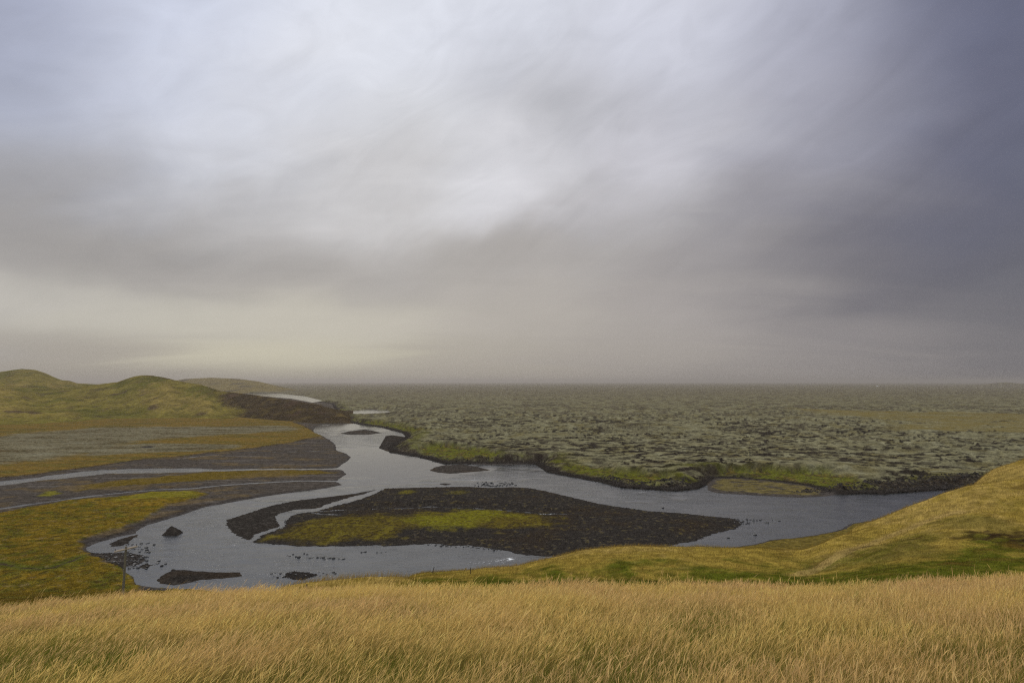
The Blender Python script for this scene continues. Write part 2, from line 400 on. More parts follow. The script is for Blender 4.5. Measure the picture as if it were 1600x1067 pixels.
# -- flats
dl = -Wn
z = np.where(dl < 0, np.maximum(dl*.22, -1.6), np.minimum(dl*.14, .45))
fieldn = sd_poly(FIELD_NEAR, X, Y, 40.) + 3.2*fbm(X/9, Y/9, 4, 51); fieldu = sd_poly(FIELD_UP, X, Y, 60.) + 4.5*fbm(X/16, Y/16, 4, 52)
turf = np.maximum(sst(-1.5, 1.2, fieldn), sst(-2, 1.5, fieldu))*(dl > 0)
z = z + turf*(.55 + .22*fbm(X/5, Y/5, 3, 53) + .18*fbm(X/1.4, Y/1.4, 2, 54)) + (dl > 0)*.05*fbm(X/2, Y/2, 3, 55)
rflat = sd_poly(RIGHT_FLAT, X, Y, 30.)
# -- side channels
ch1 = -(sd_poly(CHAN1, X, Y, 40.) - .8 + 4.5*fbm(X/14, Y/14, 4, 61))
ch2 = sd_line(CHAN2, X, Y) - (1.1 + 2.6*fbm(X/13, Y/13, 4, 62)+ .0035*np.maximum(Y-250, 0))
ch3 = sd_line(CHAN3, X, Y) - (1.0 + 3.0*fbm(X/15, Y/15, 4, 63))
dit = sd_line(DITCH, X, Y) - (.02 + .7*pn(X/4, Y/4, 64))
z = np.where(dit < 1.5, z - .3*sst(1.5, -.2, dit), z)
for c_ in (ch1, ch2, ch3):
    z = np.minimum(z, np.maximum(c_*.16-.05, -.4) + (c_ > 6)*9)
p3 = -sd_poly(POOL3, X, Y, 20.); z = np.where(p3 < 2, z - .5*sst(2, -1, p3), z)
chs = np.minimum(np.minimum(ch1, ch2), ch3)
# -- islands
HM = {'W': 1.1, 'M': 1.5, 'B': .8, 'C': .9, 'D': 1.7, 'E': 1.0, 'F': .5, 'G': .6, 'H': .5, 'J': .4}
SL = {'W': .07, 'M': .08, 'B': .10, 'C': .09, 'D': .75, 'E': .16, 'F': .16, 'G': .3, 'H': .2, 'J': .2}
isl_id = np.zeros(X.shape, int)
brook = np.minimum(sd_line(BROOK, X, Y) - (.55 + 2.3*fbm(X/6, Y/6, 3, 71)), sd_line(BROOK2, X, Y) - (.6+.5*pn(X/3, Y/3, 72)))
for q, k in enumerate(isles, 1):
    s = SI[k] + wob*(.35 if k in 'WMBC' else .2) + (1.7 if k in 'WM' else 1.0)*fbm(X/3.2, Y/3.2, 4, 171) + (1.3*fbm(X/2.5, Y/2.5, 3, 170) if k in 'FGHJ' else 0)
    zi = np.minimum(s*SL[k], HM[k]) + np.clip(s, 0, 2)*.07*fbm(X/3, Y/3, 3, 70+q)
    if k == 'M': 
        zi = zi + sst(2, 8, s)*(.35*fbm(X/11, Y/11, 3, 90) )
        zi = np.minimum(zi, np.maximum(brook*.14, -.25) + (brook > 7)*9)
    z = np.maximum(z, np.where(s > -4, zi, -9)); isl_id[s > -1.5] = q
# -- lava
L = LAV + 3.5*fbm(X/16, Y/16, 3, 81)
front = sst(2, 14, L)
capron = np.maximum.reduce([sd_poly(p, X, Y, 30.) for p in (GREEN_A, GREEN_B, GREEN_C, GREEN_D)]) + 10*fbm(X/14, Y/14, 4, 82) - 4.5
apron = sst(-5, 4, capron)
wx = X + 5*fbm(X/30, Y/30, 2, 83); wy = Y + 5*fbm(X/30, Y/30, 2, 84)
patchy = fbm(X/150, Y/220, 3, 89)
n_b = pn(wx/15, wy/15, 86)
lod = 1-.72*sst(600, 2200, Y)
def slabs(n, k, a0=.70, a1=.97):
    """terraced noise: flat mossy sheets ending in short dark steps"""
    t_ = n*k; fl = np.floor(t_); fr = t_-fl
    return (fl + sst(a0, a1, fr))/k, sst(a0-.16, a0+.06, fr)*sst(1.0, a1-.02, fr)
s1, d1_ = slabs(fbm(wx/95, wy/60, 4, 85, .5)+.015*pn(X/3, Y/3, 98), 6.0)
s2, d2_ = slabs(fbm(wx/26, wy/17, 3, 86, .5)+.03*pn(X/2.2, Y/2.2, 99), 2.6)
cl1 = sst(-.22, .12, patchy + .5*fbm(X/60, Y/40, 3, 77)); cl2 = sst(.02, .25, -patchy*.5 + .9*fbm(X/60, Y/40, 3, 78))
crev = np.clip(d1_*(.25+.75*cl1) + d2_*cl2*.95, 0, 1)
tract = sst(-20, 25, sd_poly(TRACT, X, Y, 80.)+25*fbm(X/90, Y/90, 3, 92))*sst(-.45, .05, fbm(X/70, Y/25, 3, 79)+.12)
rough = 1-.85*np.maximum(tract, apron)
lz = .8 + 4.4*front*(1-.75*apron) + front*rough*(lod*(7.0*s1 + 2.6*s2*(.15+.85*cl2)) + .42*fbm(X/5, Y/5, 3, 88)) + 1.4*fbm(X/160, Y/160, 3, 93)*sst(10, 60, L) + .5*apron*n_b
lz = np.where(L > 8, np.maximum(lz, .9), lz)
lz = lz + sst(300, 3000, Y-300)*1.5
edge = np.minimum(np.maximum(L+6, 0)*.35, lz)
pool = np.maximum(sd_poly(POOL1, X, Y, 60.), sd_poly(POOL2, X, Y, 80.))
pool = pool + 4*fbm(X/20, Y/20, 3, 94)
lz = np.where(L > -6, edge, -9)
isl = LAV > -4
z = np.where(isl, np.maximum(z*(L < 2), lz), z)
z = np.where(rflat > -3, np.where(rflat > 0, np.minimum(rflat*.18, .75)+.1*fbm(X/4, Y/4, 3, 96), z), z)
z = np.where(pool > -30, np.minimum(z, np.maximum(-pool*.12, -.6)), z)
# corridor so that the far pools are not hidden by the rim in front of them
low = sst(110, 20, np.abs(X + 240 - (Y-1050)*-.0))*sst(1000, 1060, Y)*sst(1450, 1300, Y)
z = np.where((LAV > 0) & (pool <= -30), z*(1-.45*low), z)
# tiny rise on the horizon at right
gx, gy = on_plane([(1567, 603)])[0]; s_ = 9000./math.hypot(gx, gy); gx *= s_; gy *= s_
z = z + 34*np.exp(-((X-gx)/150)**2-((Y-gy)/500)**2) + 18*np.exp(-((X-gx-330)/420)**2-((Y-gy)/600)**2)

# ---- colours
N = X.size
g1 = fbm(X/9, Y/9, 4, 101); g2 = fbm(X/2.4, Y/2.4, 3, 102); g3 = fbm(X/45, Y/25, 3, 103); g4 = fbm(X/80, Y/14, 3, 104)
C = np.tile(np.array([.052, .044, .037]), (N, 1))                     # pale gravel flats
C = lerp3(C, (.042, .036, .031), sst(0, .4, g4+.4*g1)); C = lerp3(C, (.095, .085, .076), sst(.1, .4, fbm(X/60, Y/9, 3, 105))*.6)
strip = sst(-3, 4, sd_poly(STRIP, X, Y, 30.)+7*g1+3*g2)
C = lerp3(C, C_orange*.85, strip*.9)
C = lerp3(C, (.11, .10, .010), sst(-1, 2, sd_poly(YELLOW_B, X, Y, 20.)+3*g1)*.9)
C = lerp3(C, (.10, .07, .03), sst(.05, .4, g3+.5*g1)*.6)
dark = sst(9, 1.0, dl + 3*g1)*(dl > -2)*sst(420, 330, Y)                # wet margin along the bend
C = lerp3(C, (.026, .022, .020), dark)
C = lerp3(C, (.045, .040, .037), sst(4, .5, dl+g1)*(dl > -2))
C = lerp3(C, (.05, .044, .04), sst(3, .2, chs + g2*2)*.8)
# near orange field
o = np.tile(C_orange, (N, 1)); o = lerp3(o, (.070, .068, .009), sst(-.05, .35, g1+.7*g3+.12)*.9); o = lerp3(o, (.155, .092, .010), sst(.0, .45, g3-.4*g2)*.7)
o = lerp3(o, (.055, .034, .010), sst(.08, .4, g2+.5*g1)*.7); o = lerp3(o, (.050, .062, .010), sst(4.5, .5, dit+2*g1)*.8); o = lerp3(o, (.040, .030, .018), sst(.8, .1, dit))
o = lerp3(o, (.125, .110, .012), sst(-2, 5, sd_poly(YELLOW_A, X, Y, 30.)+5*g1)*.85)
o = lerp3(o, (.15, .11, .05), sst(.3, .5, fbm(X/4, Y/4, 2, 107))*.5)
C = lerp3(C, o, sst(-1.6, 1.5, fieldn+1.5*g2)*(dl > 0))
# upper field
o = np.tile(np.array([.120, .078, .018]), (N, 1)); o = lerp3(o, (.080, .066, .015), sst(-.1, .3, g4+.4*g1))
lic = np.maximum(sst(-10, 12, sd_poly(LICHEN_A, X, Y, 60.)+24*g3+8*g1), sst(-6, 6, sd_poly(LICHEN_B, X, Y, 60.)+10*g3))
li = np.tile(np.array([.115, .105, .068]), (N, 1)); li = lerp3(li, (.055, .046, .026), sst(-.05, .3, g4+.7*g2)); li = lerp3(li, (.17, .165, .12), sst(.1, .5, g3+.6*g2)*.6)
o = lerp3(o, li, lic*.85); o = lerp3(o, (.075, .05, .022), sst(.1, .4, g4-.4*g1)*.5)
C = lerp3(C, o, sst(-2, 2, fieldu)*(dl > 0))
C = lerp3(C, (.035, .030, .026), sst(1.5, -.5, p3))
C = lerp3(C, (.035, .026, .018), sst(1.6, .3, np.abs(fieldu+1.0))*(dl > 0)*(X < -100)*.9)      # cut bank
# right hand flat and near right shore
C = lerp3(C, (.05, .043, .038), sst(-1, 1, rflat))
C = lerp3(C, lerp3(np.tile(np.array([.11, .088, .030]), (N, 1)), (.05, .042, .032), sst(-.05, .3, fbm(X/8, Y/5, 3, 118))), sst(2.5, 6, rflat+5*g1+2*g2)*.9)
C = lerp3(C, (.105, .078, .016), (dl > 1.5)*(X > 20)*(Y < 330)*(LAV < -5)*.9)
# islands
gi = np.tile(np.array([.022, .019, .0165]), (N, 1)); gi = lerp3(gi, (.040, .035, .030), sst(.02, .4, g2+.4*g1)); gi = lerp3(gi, (.027, .020, .014), sst(0, .4, g3+g1*.4)*.8)
gi[(isl_id == 3) | (isl_id == 4)] *= 1.5
v1 = sst(-4, 6, sd_poly(VEG1, X, Y, 30.)+13*g1+6*g2-2.5); 
vv = np.tile(np.array([.078, .060, .010]), (N, 1)); vv = lerp3(vv, (.028, .019, .009), sst(-.1, .22, g2+.6*g1)*.9); vv = lerp3(vv, (.120, .098, .012), sst(.05, .4, g1-.3*g2)*.7)
gi = lerp3(gi, vv, v1*.92)
v2 = sst(-4, 7, sd_poly(VEG2, X, Y, 30.)+14*g1+5*g2-1); gi = lerp3(gi, lerp3(np.tile(np.array([.112, .104, .010]), (N, 1)), (.050, .040, .008), sst(.02, .32, g2+.4*g1)*.85), v2*.95)
v3 = np.maximum(sst(-2, 3, sd_poly(VEG3, X, Y, 30.)+2*g2), .6*sst(-2, 3, sd_poly(VEG4, X, Y, 30.)+2*g2)); gi = lerp3(gi, (.095, .08, .010), v3*.85)
gi = lerp3(gi, (.09, .07, .02), sst(.22, .45, g2+.3*g1)*(isl_id == 2)*.55)
gi = lerp3(gi, (.020, .018, .017), sst(1.4, .2, np.where(isl_id == 2, np.minimum(SI['M']+wob*.35, np.maximum(brook, 0)+.3), 9)))
C = np.where((isl_id > 0)[:, None], gi, C)
C = lerp3(C, gi, sst(-1.5, 0, sd_poly(SPIT, X, Y, 20.)))
z = np.where(sd_poly(SPIT, X, Y, 20.) > 0, np.clip(sd_poly(SPIT, X, Y, 20.)*.15, 0, .8), z)
# lava
hz = np.tile(np.array([.150, .139, .079]), (N, 1))
hz = lerp3(hz, (.118, .102, .046), sst(-.1, .4, fbm(X/26, Y/40, 3, 111)))
hz = lerp3(hz, (.192, .183, .114), sst(.05, .45, fbm(X/12, Y/18, 3, 112))*.7)
hz = lerp3(hz, (.10, .082, .050), sst(900, 3600, Y)*.5)
hz = lerp3(hz, (.020, .016, .012), np.clip(crev*1.2, 0, 1)*rough*lod)
hz = lerp3(hz, (.030, .024, .017), sst(.16, .46, fbm(X/11, Y/18, 4, 113)+.55*patchy)*.7*rough); hz = lerp3(hz, (.045, .037, .025), sst(.06, .30, fbm(X/90, Y/150, 4, 120))*sst(-.1, .25, g2+.5*g1+.1)*.55*rough*sst(3000, 900, Y))
hz = lerp3(hz, (.060, .048, .032), sst(.10, .35, pn(X/22, Y/60, 117))*sst(700, 1500, Y)*.7)
hz = lerp3(hz, (.125, .094, .024), tract*np.clip(.6+.7*fbm(X/30, Y/60, 3, 126)+.3*g1, 0, .9))
ap = np.tile(np.array([.082, .086, .008]), (N, 1)); ap = lerp3(ap, (.105, .078, .013), sst(-.02, .3, g1)); ap = lerp3(ap, (.020, .015, .009), sst(-.02, .3, g2+.6*g1+.3*fbm(X/6, Y/14, 3, 119))*.85)
hz = lerp3(hz, ap, apron*.92)
rimrock = sst(30, 10, L+9*g1)*(1-apron*.85)*sst(-.35, .15, g1+.6*pn(X/40, Y/40, 115)+.35*sst(150, 260, X))
hz = lerp3(hz, lerp3(np.tile(np.array([.022, .016, .012]), (N, 1)), (.075, .062, .045), sst(.15, .4, g2)), rimrock*.92)
hz = lerp3(hz, (.085, .086, .009), sst(32, 12, L)*(1-rimrock)*(1-apron)*sst(-.1, .3, pn(X/25, Y/25, 116)+.2)*.8)
hz = lerp3(hz, (.018, .015, .013), sst(6.5, 1.5, L+4.0*g2+2*g1))
C = np.where((isl & (rflat < 0) & (isl_id == 0))[:, None], hz, C)
C = np.where((z < -.05)[:, None], np.array([.03, .027, .024]), C)

V = np.stack([X, Y, z], 1); FA = grid_faces(NR, NC)
# drop faces under the near hillside right below the viewer
fid = isl_id[FA]; fi = fid.max(1)
flav = (isl[FA].sum(1) >= 2) & (fi == 0)
ok = (RR.ravel()[FA].min(1) > 150)
gr = sub_mesh('ground', V, FA, ok & (fi == 0) & ~flav, M_ground, C)
tag(gr, 'flat river plain of grey gravel, orange turf and lichen with the river bed', 'ground', kind='structure')
lf = sub_mesh('lava_field', V, FA, ok & flav, M_lava, C)
tag(lf, 'wide lava field under grey green moss with black crevices, reaching the horizon', 'lava field', kind='structure')
ilab = {'W': ('gravel_island', 'bare dark gravel island lying left of the narrow brook and the mossy island'),
 'M': ('gravel_island', 'large dark gravel island with bright yellow green moss in the river bend'),
 'B': ('gravel_bar', 'smooth grey lens of gravel in midstream below the mossy lava bank'),
 'C': ('gravel_bar', 'small low gravel bar farthest upstream in the pale water'),
 'D': ('rock_islet', 'small pointed black islet standing alone in the wide bend'),
 'E': ('gravel_bar', 'long black gravel bar lying close under the foreground grass'),
 'F': ('gravel_bar', 'narrow dark gravel tongue in the left tip of the river'),
 'G': ('gravel_bar', 'tiny dark bar among the boulders right of the power pole'),
 'H': ('gravel_bar', 'stony black bar at the edge of the near grassy slope'),
 'J': ('gravel_bar', 'tiny black sliver of gravel just off the upper shore of the mossy island')}
for q, k in enumerate(isles, 1):
    if (ok & (fi == q)).sum() == 0: continue
    o = sub_mesh(ilab[k][0], V, FA, ok & (fi == q), M_gravel, C)
    tag(o, ilab[k][1], 'island' if k in 'WMD' else 'gravel bar', kind='structure')

# ------------------------------------------------------------------ river surface
aw = np.linspace(R(-46), R(46), 420); dw = np.linspace(.37, .0155, 330)
Rw, Aw = np.meshgrid(H/dw, aw, indexing='ij'); xw = (Rw*np.sin(Aw)).ravel(); yw = (Rw*np.cos(Aw)).ravel()
foam = np.zeros(xw.shape)
for (px, py, sx, sy, a) in [(797,873,10,3,.70),(780,876,26,5,.42),(752,879,34,3,.36),(742,750,12,3,.42),(760,747,50,3,.34),(725,747,30,2,.35),(690,747,40,2.2,.3),(850,742,40,5,.25),(745,776,90,3,.05),(560,776,30,3,.0),
    (930,753,30,2.5,.35),(1000,768,60,3,.30),(960,776,120,10,.24),(1120,772,60,5,.26),(1020,786,60,4,.2),(1160,790,60,8,.16),(905,760,30,8,.2),(380,864,30,6,.18),(370,850,18,3,.3),
    (265,834,10,2,.3),(520,800,25,8,.5),(600,796,60,2,.5),(850,803,60,3,.5),(1150,841,30,5,.2),(700,862,80,8,.14),(480,885,80,8,.1),(760,880,16,3,.3)]:
    q = on_plane([(px, py), (px+sx, py), (px, py-sy)]); wx_ = abs(q[1][0]-q[0][0]); wy_ = abs(q[2][1]-q[0][1])
    foam = np.maximum(foam, a*np.exp(-((xw-q[0][0])/wx_)**2-((yw-q[0][1])/wy_)**2)) 
foam += .12*np.clip(fbm(xw/9, yw/5, 3, 121), 0, 1)*sst(20, 60, xw)
q = on_plane([(610, 720)])[0]
calm = np.exp(-((xw-q[0])/95)**2-((yw-q[1])/150)**2)
q = on_plane([(470, 775)])[0]; calm = np.maximum(calm, .6*np.exp(-((xw-q[0])/60)**2-((yw-q[1])/40)**2))
calm = np.maximum(calm, .8*sst(700, 900, yw))
wxw = xw + 14*fbm(xw/40, yw/40, 2, 124); wyw = yw + 14*fbm(xw/40, yw/40, 2, 125)
sw = fbm(wxw/55, wyw/24, 4, 122) + .45*fbm(wxw/13, wyw/6, 3, 127)
calm = sst(.30, .72, calm + .85*sw + .06)
rif = .30*(1-.96*calm)*np.clip(1+.7*fbm(xw/20, yw/14, 3, 123), .3, 2)
rv = mesh_from('river', np.stack([xw, yw, np.zeros_like(xw)], 1), grid_faces(len(dw), len(aw)), M_water, None, {'foam': foam, 'riffle': rif})
tag(rv, 'grey braided river winding round the gravel islands', 'river', kind='structure')

# ------------------------------------------------------------------ far hills
def hill_block(name, xs, foot, ridge, Yr, back, seed, colfn, label, nrow=190, ncol=520, fold=5.0, shape=1.0):
    px = np.linspace(xs[0], xs[1], ncol)
    fy = np.interp(px, *zip(*foot)); ry = np.interp(px, *zip(*ridge)); yr = np.interp(px, *zip(*Yr))
    ux = (px-800)/F
    yf = (H-1.0)/np.array([dep(v, p) for v, p in zip(fy, px)])
    yr = np.maximum(yr, yf+12)
    zr = np.maximum(H - np.array([dep(v, p) for v, p in zip(ry, px)])*yr, .5)
    s = np.concatenate([np.linspace(-.08, 1, int(nrow*.72), endpoint=False), np.linspace(1, 2, nrow-int(nrow*.72))])[:, None]
    Yh = np.where(s <= 1, yf + (yr-yf)*s, yr + back*(s-1)); Xh = ux*Yh
    t = np.clip(s, 0, 1); up = (.55*t**1.25 + .45*(t*t*(3-2*t)))**shape
    down = 1-sst(0, 1, s-1)
    env = np.clip(4*t*(1.04-t), 0, 1)*np.clip(zr/25, 0, 1)
    fo = fbm(Xh/105 + Yh/190, Yh/420 - Xh/700, 4, seed)
    zh = zr*np.where(s <= 1, up, down) - 1.5*(s < 0) + env*(fold*3.2*fo + fold*.5*fbm(Xh/40, Yh/90, 3, seed+5)) + .8*np.clip(zr/20, 0, 1)*fbm(Xh/14, Yh/22, 3, seed+9)*np.clip(s*8, 0, 1)
    zh = np.where(s < 0, -1.0, zh)
    c = colfn(Xh.ravel(), Yh.ravel(), zh.ravel(), np.broadcast_to(px, Xh.shape).ravel(), np.broadcast_to(t, Xh.shape).ravel(), fo.ravel())
    o = mesh_from(name, np.stack([Xh, Yh, zh], -1).reshape(-1, 3), grid_faces(*Xh.shape), M_hill, c)
    return tag(o, label, 'hills', kind='structure')
def hc_front(x, y, z, px, t, fo):
    a = fbm(x/70, y/120, 4, 131); b = fbm(x/18, y/40, 3, 132)
    c = np.tile(np.array([.122, .098, .020]), (len(x), 1))
    c = lerp3(c, (.076, .070, .011), sst(-.1, .35, a)); c = lerp3(c, (.165, .122, .034), sst(.0, .35, fo+.5*b)*.75)
    c = lerp3(c, (.06, .045, .018), sst(.2, .5, b-.3*fo)*.6)
    c = lerp3(c, (.095, .085, .012), sst(.28, .05, t)*.6)
    br = sst(-14, 10, np.interp(px, [200,340,420,480,700], [-60,-10,20,30,30]) + 30*a + 14*b + 16*sst(.25, .8, t)*sst(320, 400, px))
    s = np.tile(np.array([.036, .025, .012]), (len(x), 1)); s = lerp3(s, (.070, .050, .016), sst(.0, .4, b)*.8); s = lerp3(s, (.022, .014, .010), sst(.08, .4, fbm(x/9, y/14, 3, 133))*.8)
    c = lerp3(c, s, br)
    c = lerp3(c, (.055, .035, .022), sst(.25, .45, fbm(x/50, y/50, 3, 135))*.75)
    return c
def hc_back(x, y, z, px, t, fo):
    c = np.tile(np.array([.125, .096, .030]), (len(x), 1)); return lerp3(c, (.055, .043, .022), sst(0, .4, fbm(x/160, y/300, 3, 141)))
hill_block('hills', (-520, 553), [(-520,684),(-200,674),(0,665),(60,663),(150,657),(230,654),(300,653),(360,655),(420,656),(480,660),(553,661.5)],
    [(-520,588),(-100,592),(60,606),(110,606),(140,602),(165,599),(185,597),(198,592),(210,588),(222,586.5),(240,587),(262,590.5),(285,595.5),(315,601),(345,611),(400,617),(450,624),(500,633.5),(535,645),(548,654),(553,660)],
    [(-520,1500),(0,1450),(240,1450),(345,1330),(450,1200),(520,1110),(553,1040)], 420, 151, hc_front,
    'rolling olive green hills behind the river plain with a dark brown scree end', fold=5.5)
hill_block('hills', (-520, 300), [(-520,655),(0,652),(300,650)], [(-520,590),(-200,587),(-60,588),(0,581),(18,578),(35,576),(55,577.5),(70,582),(85,589),(98,594),(110,595),(122,599),(160,601),(300,606)],
    [(-520,2000),(300,2000)], 500, 161, hc_front, 'taller domed hill behind the green slopes at the far left', nrow=120, ncol=360, fold=3)
hill_block('hills', (262, 470), [(262,613),(380,614.5),(440,614),(470,611)], [(262,597),(290,592),(330,590),(375,592),(405,596),(430,602),(455,607.5),(470,610.5)],
    [(262,4600),(400,4500),(470,4250)], 900, 171, hc_back, 'pale low hill beyond the upper river, behind the brown scree', nrow=90, ncol=200, fold=3)

# ------------------------------------------------------------------ grass
def blades(name, P, hgt, wid, lean, prof, cbase, ctip, head=None, label='', cat='grass'):
    """one ribbon per blade. P (n,3); lean (n,2) tip offset; prof = [(t, width factor)]"""
    n = len(P); a = rng.uniform(0, math.pi, n) ; a = a*.9 - .45*math.pi
    dx = np.cos(a); dy = np.sin(a)*.6
    K = len(prof); Vv = np.zeros((n, K, 2, 3), np.float32); Cc = np.zeros((n, K, 2, 3), np.float32)
    for k, (t, w) in enumerate(prof):
        cx = P[:, 0] + lean[:, 0]*t**1.45; cy = P[:, 1] + lean[:, 1]*t**1.45
        cz = P[:, 2] + hgt*(t - .16*t**3*np.clip(np.hypot(lean[:, 0], lean[:, 1])/hgt, 0, 1.5))
        for s in (0, 1):
            q = (s-.5)*wid*w
            Vv[:, k, s, 0] = cx + dx*q; Vv[:, k, s, 1] = cy + dy*q; Vv[:, k, s, 2] = cz
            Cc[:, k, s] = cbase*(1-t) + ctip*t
            if head is not None and t > .7: Cc[:, k, s] = head
    b = (np.arange(n)*K*2)[:, None]
    f = np.stack([b+np.array([2*k, 2*k+1, 2*k+3, 2*k+2]) for k in range(K-1)], 1).reshape(-1, 4)
    o = mesh_from(name, Vv.reshape(-1, 3), f, M_grass, Cc.reshape(-1, 3), smooth=False)
    return tag(o, label, cat, kind='stuff')
def meadow(n, y0, y1, um, power):
    t = rng.uniform(0, 1, n); y = (y0**power + t*(y1**power-y0**power))**(1/power)
    x = rng.uniform(-um, um, n)*(y+2.0)
    return x, y
def fg_mix(x, y):
    n1 = fbm(x/2.6, y/2.6, 3, 201); n2 = fbm(x/.7, y/.7, 2, 202)
    spot = .5*np.exp(-((x-2.75)/.5)**2-((y-10.6)/.9)**2) + .5*np.exp(-((x-2.2)/.35)**2-((y-9.6)/.6)**2) + .35*np.exp(-((x+7)/1.6)**2-((y-8.8)/1.0)**2)
    bias = .20*sst(12, 7, y) + .16*sst(-.35, -.72, x/y)
    return np.clip(.5*(1+2.8*(n1+.5*n2-.10+bias+spot)), 0, 1)             # 1 = green and leafy, 0 = dry straw
# leafy blades
x, y = meadow(270000, 5.0, 27, .92, 1.45); n = len(x); g = fg_mix(x, y)
P = np.stack([x, y, hill_z(x, y)-.02], 1); h = rng.uniform(.16, .34, n)*(1+.25*(1-g)); wl = .30-.14*(x/y)
lean = np.stack([h*(wl+rng.normal(0, .38, n)), h*rng.normal(-.05, .38, n)], 1)
r = rng.uniform(0, 1, n)[:, None]; G = g[:, None]
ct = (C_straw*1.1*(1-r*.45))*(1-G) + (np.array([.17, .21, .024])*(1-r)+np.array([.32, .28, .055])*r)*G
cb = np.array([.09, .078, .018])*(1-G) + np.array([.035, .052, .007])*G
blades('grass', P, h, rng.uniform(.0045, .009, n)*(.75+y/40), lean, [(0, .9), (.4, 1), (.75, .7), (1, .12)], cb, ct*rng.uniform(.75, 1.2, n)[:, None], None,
       'low leafy green and straw grass under the tall stalks of the foreground meadow')
# seed stalks
x, y = meadow(340000, 5.0, 28, .92, 1.5); n = len(x); g = fg_mix(x, y)
keep = rng.uniform(0, 1, n) > g*.62; x = x[keep]; y = y[keep]; g = g[keep]; n = len(x)
P = np.stack([x, y, hill_z(x, y)-.02], 1); h = rng.uniform(.24, .58, n)*(1-.2*g)*(1+.40*fbm(x/1.1, y/1.1, 3, 207))*np.where(rng.uniform(0, 1, n) > .97, 1.35, 1); wl = .36-.30*(x/y) + .12*pn(x/3.5, y/3.5, 205)
lean = np.stack([h*(wl+rng.normal(0, .24, n)), h*rng.normal(-.05, .24, n)], 1)
r = rng.uniform(0, 1, n)[:, None]
tone = sst(-.3, .35, fbm(x/4, y/4, 3, 206))[:, None]
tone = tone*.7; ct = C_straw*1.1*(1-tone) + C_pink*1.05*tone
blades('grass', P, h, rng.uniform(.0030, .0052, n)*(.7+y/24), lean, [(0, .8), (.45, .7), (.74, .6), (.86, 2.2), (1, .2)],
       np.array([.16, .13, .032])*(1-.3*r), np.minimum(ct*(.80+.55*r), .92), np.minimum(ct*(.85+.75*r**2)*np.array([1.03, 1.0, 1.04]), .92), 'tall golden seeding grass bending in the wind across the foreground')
# knoll, spur and bench
x, y = meadow(360000, 36, 178, .80, 1.15); n = len(x)
cc = hill_col(x, y); zz = hill_z(x, y)
P = np.stack([x, y, zz-.04], 1); h = rng.uniform(.16, .46, n)*(.75+.5*sst(.10, .25, cc[:, 0]))
lean = np.stack([h*(.35+rng.normal(0, .3, n)), h*rng.normal(0, .3, n)], 1)
tuft = fbm(x/.9, y/1.6, 3, 208); h = h*(1+.9*tuft)
dk = (cc[:, 0] < .05)
h[dk] *= .35
r = (rng.uniform(.7, 1.3, n)*(1+.8*tuft))[:, None]
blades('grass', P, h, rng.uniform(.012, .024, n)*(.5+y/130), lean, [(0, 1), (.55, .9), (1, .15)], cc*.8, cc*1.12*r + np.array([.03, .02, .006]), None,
       'short green and gold grass covering the knoll and spur below the meadow')
# turf on the near part of the orange field
n = 90000; t = rng.uniform(0, 1, n); y = (150**.5 + t*(330**.5-150**.5))**2; x = rng.uniform(-.98, -.42, n)*y
fn_ = sd_poly(FIELD_NEAR, x, y, 40.); k = (fn_ > 1.5) & (sd_line(DITCH, x, y) > 1.4); x = x[k]; y = y[k]; n = len(x)
# ground height there: nearest grid vertex
def ground_z(x, y):
    r_ = np.hypot(x, y); a_ = np.arctan2(x, y)
    i = np.clip(np.round(np.interp(-H/r_, -dd, np.arange(NR))).astype(int), 0, NR-1); j = np.clip(np.round(np.interp(a_, az, np.arange(NC))).astype(int), 0, NC-1)
    return z.reshape(NR, NC)[i, j], C.reshape(NR, NC, 3)[i, j]
zg, cg = ground_z(x, y); zz = np.maximum(zg, hill_z(x, y))
P = np.stack([x, y, zz-.03], 1); h = rng.uniform(.14, .42, n); lean = np.stack([h*(.3+rng.normal(0, .35, n)), h*rng.normal(0, .35, n)], 1)
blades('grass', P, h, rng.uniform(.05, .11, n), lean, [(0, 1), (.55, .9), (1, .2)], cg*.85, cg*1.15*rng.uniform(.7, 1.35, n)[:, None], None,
       'orange marsh grass on the flat field left of the river bend')

# ------------------------------------------------------------------ stones
def ico(sub=1):
    import bmesh
    bm = bmesh.new(); bmesh.ops.create_icosphere(bm, subdivisions=sub, radius=1); v = np.array([q.co[:] for q in bm.verts]); f = np.array([[w.index for w in q.verts] for q in bm.faces]); bm.free(); return v, f
IV, IF = ico(2)
def rock_mesh(seed):
    r_ = np.random.default_rng(seed); v = IV.copy()
    for _ in range(7):                                   # planar cuts give angular faces
        d = r_.normal(size=3); d /= np.linalg.norm(d); k = r_.uniform(.55, .85)
        q = v@d; v = v - np.outer(np.maximum(q-k, 0), d)
    v *= np.array([r_.uniform(.9, 1.3), r_.uniform(.75, 1.0), r_.uniform(.5, .75)])
    return v
rocks = []
for k in range(6):
    me = bpy.data.meshes.new('river_rock'); v = rock_mesh(300+k); me.from_pydata(v.tolist(), [], IF.tolist()); me.materials.append(M_rock); rocks.append(me)
def rock(px, py, size, label, group):
    p = on_plane([(px, py)])[0]
    o = bpy.data.objects.new('river_rock', random.choice(rocks)); col.objects.link(o)
    gz = float(ground_z(np.array([p[0]]), np.array([p[1]]))[0][0])
    size *= 1.25; o.location = (p[0], p[1], max(gz, -.06)+size*.16); o.scale = (size, size*random.uniform(.8, 1.1), size*random.uniform(.7, 1.1)); o.rotation_euler = (random.uniform(-.2, .2), random.uniform(-.2, .2), random.uniform(0, 6.28))
    tag(o, label, 'rock', group)
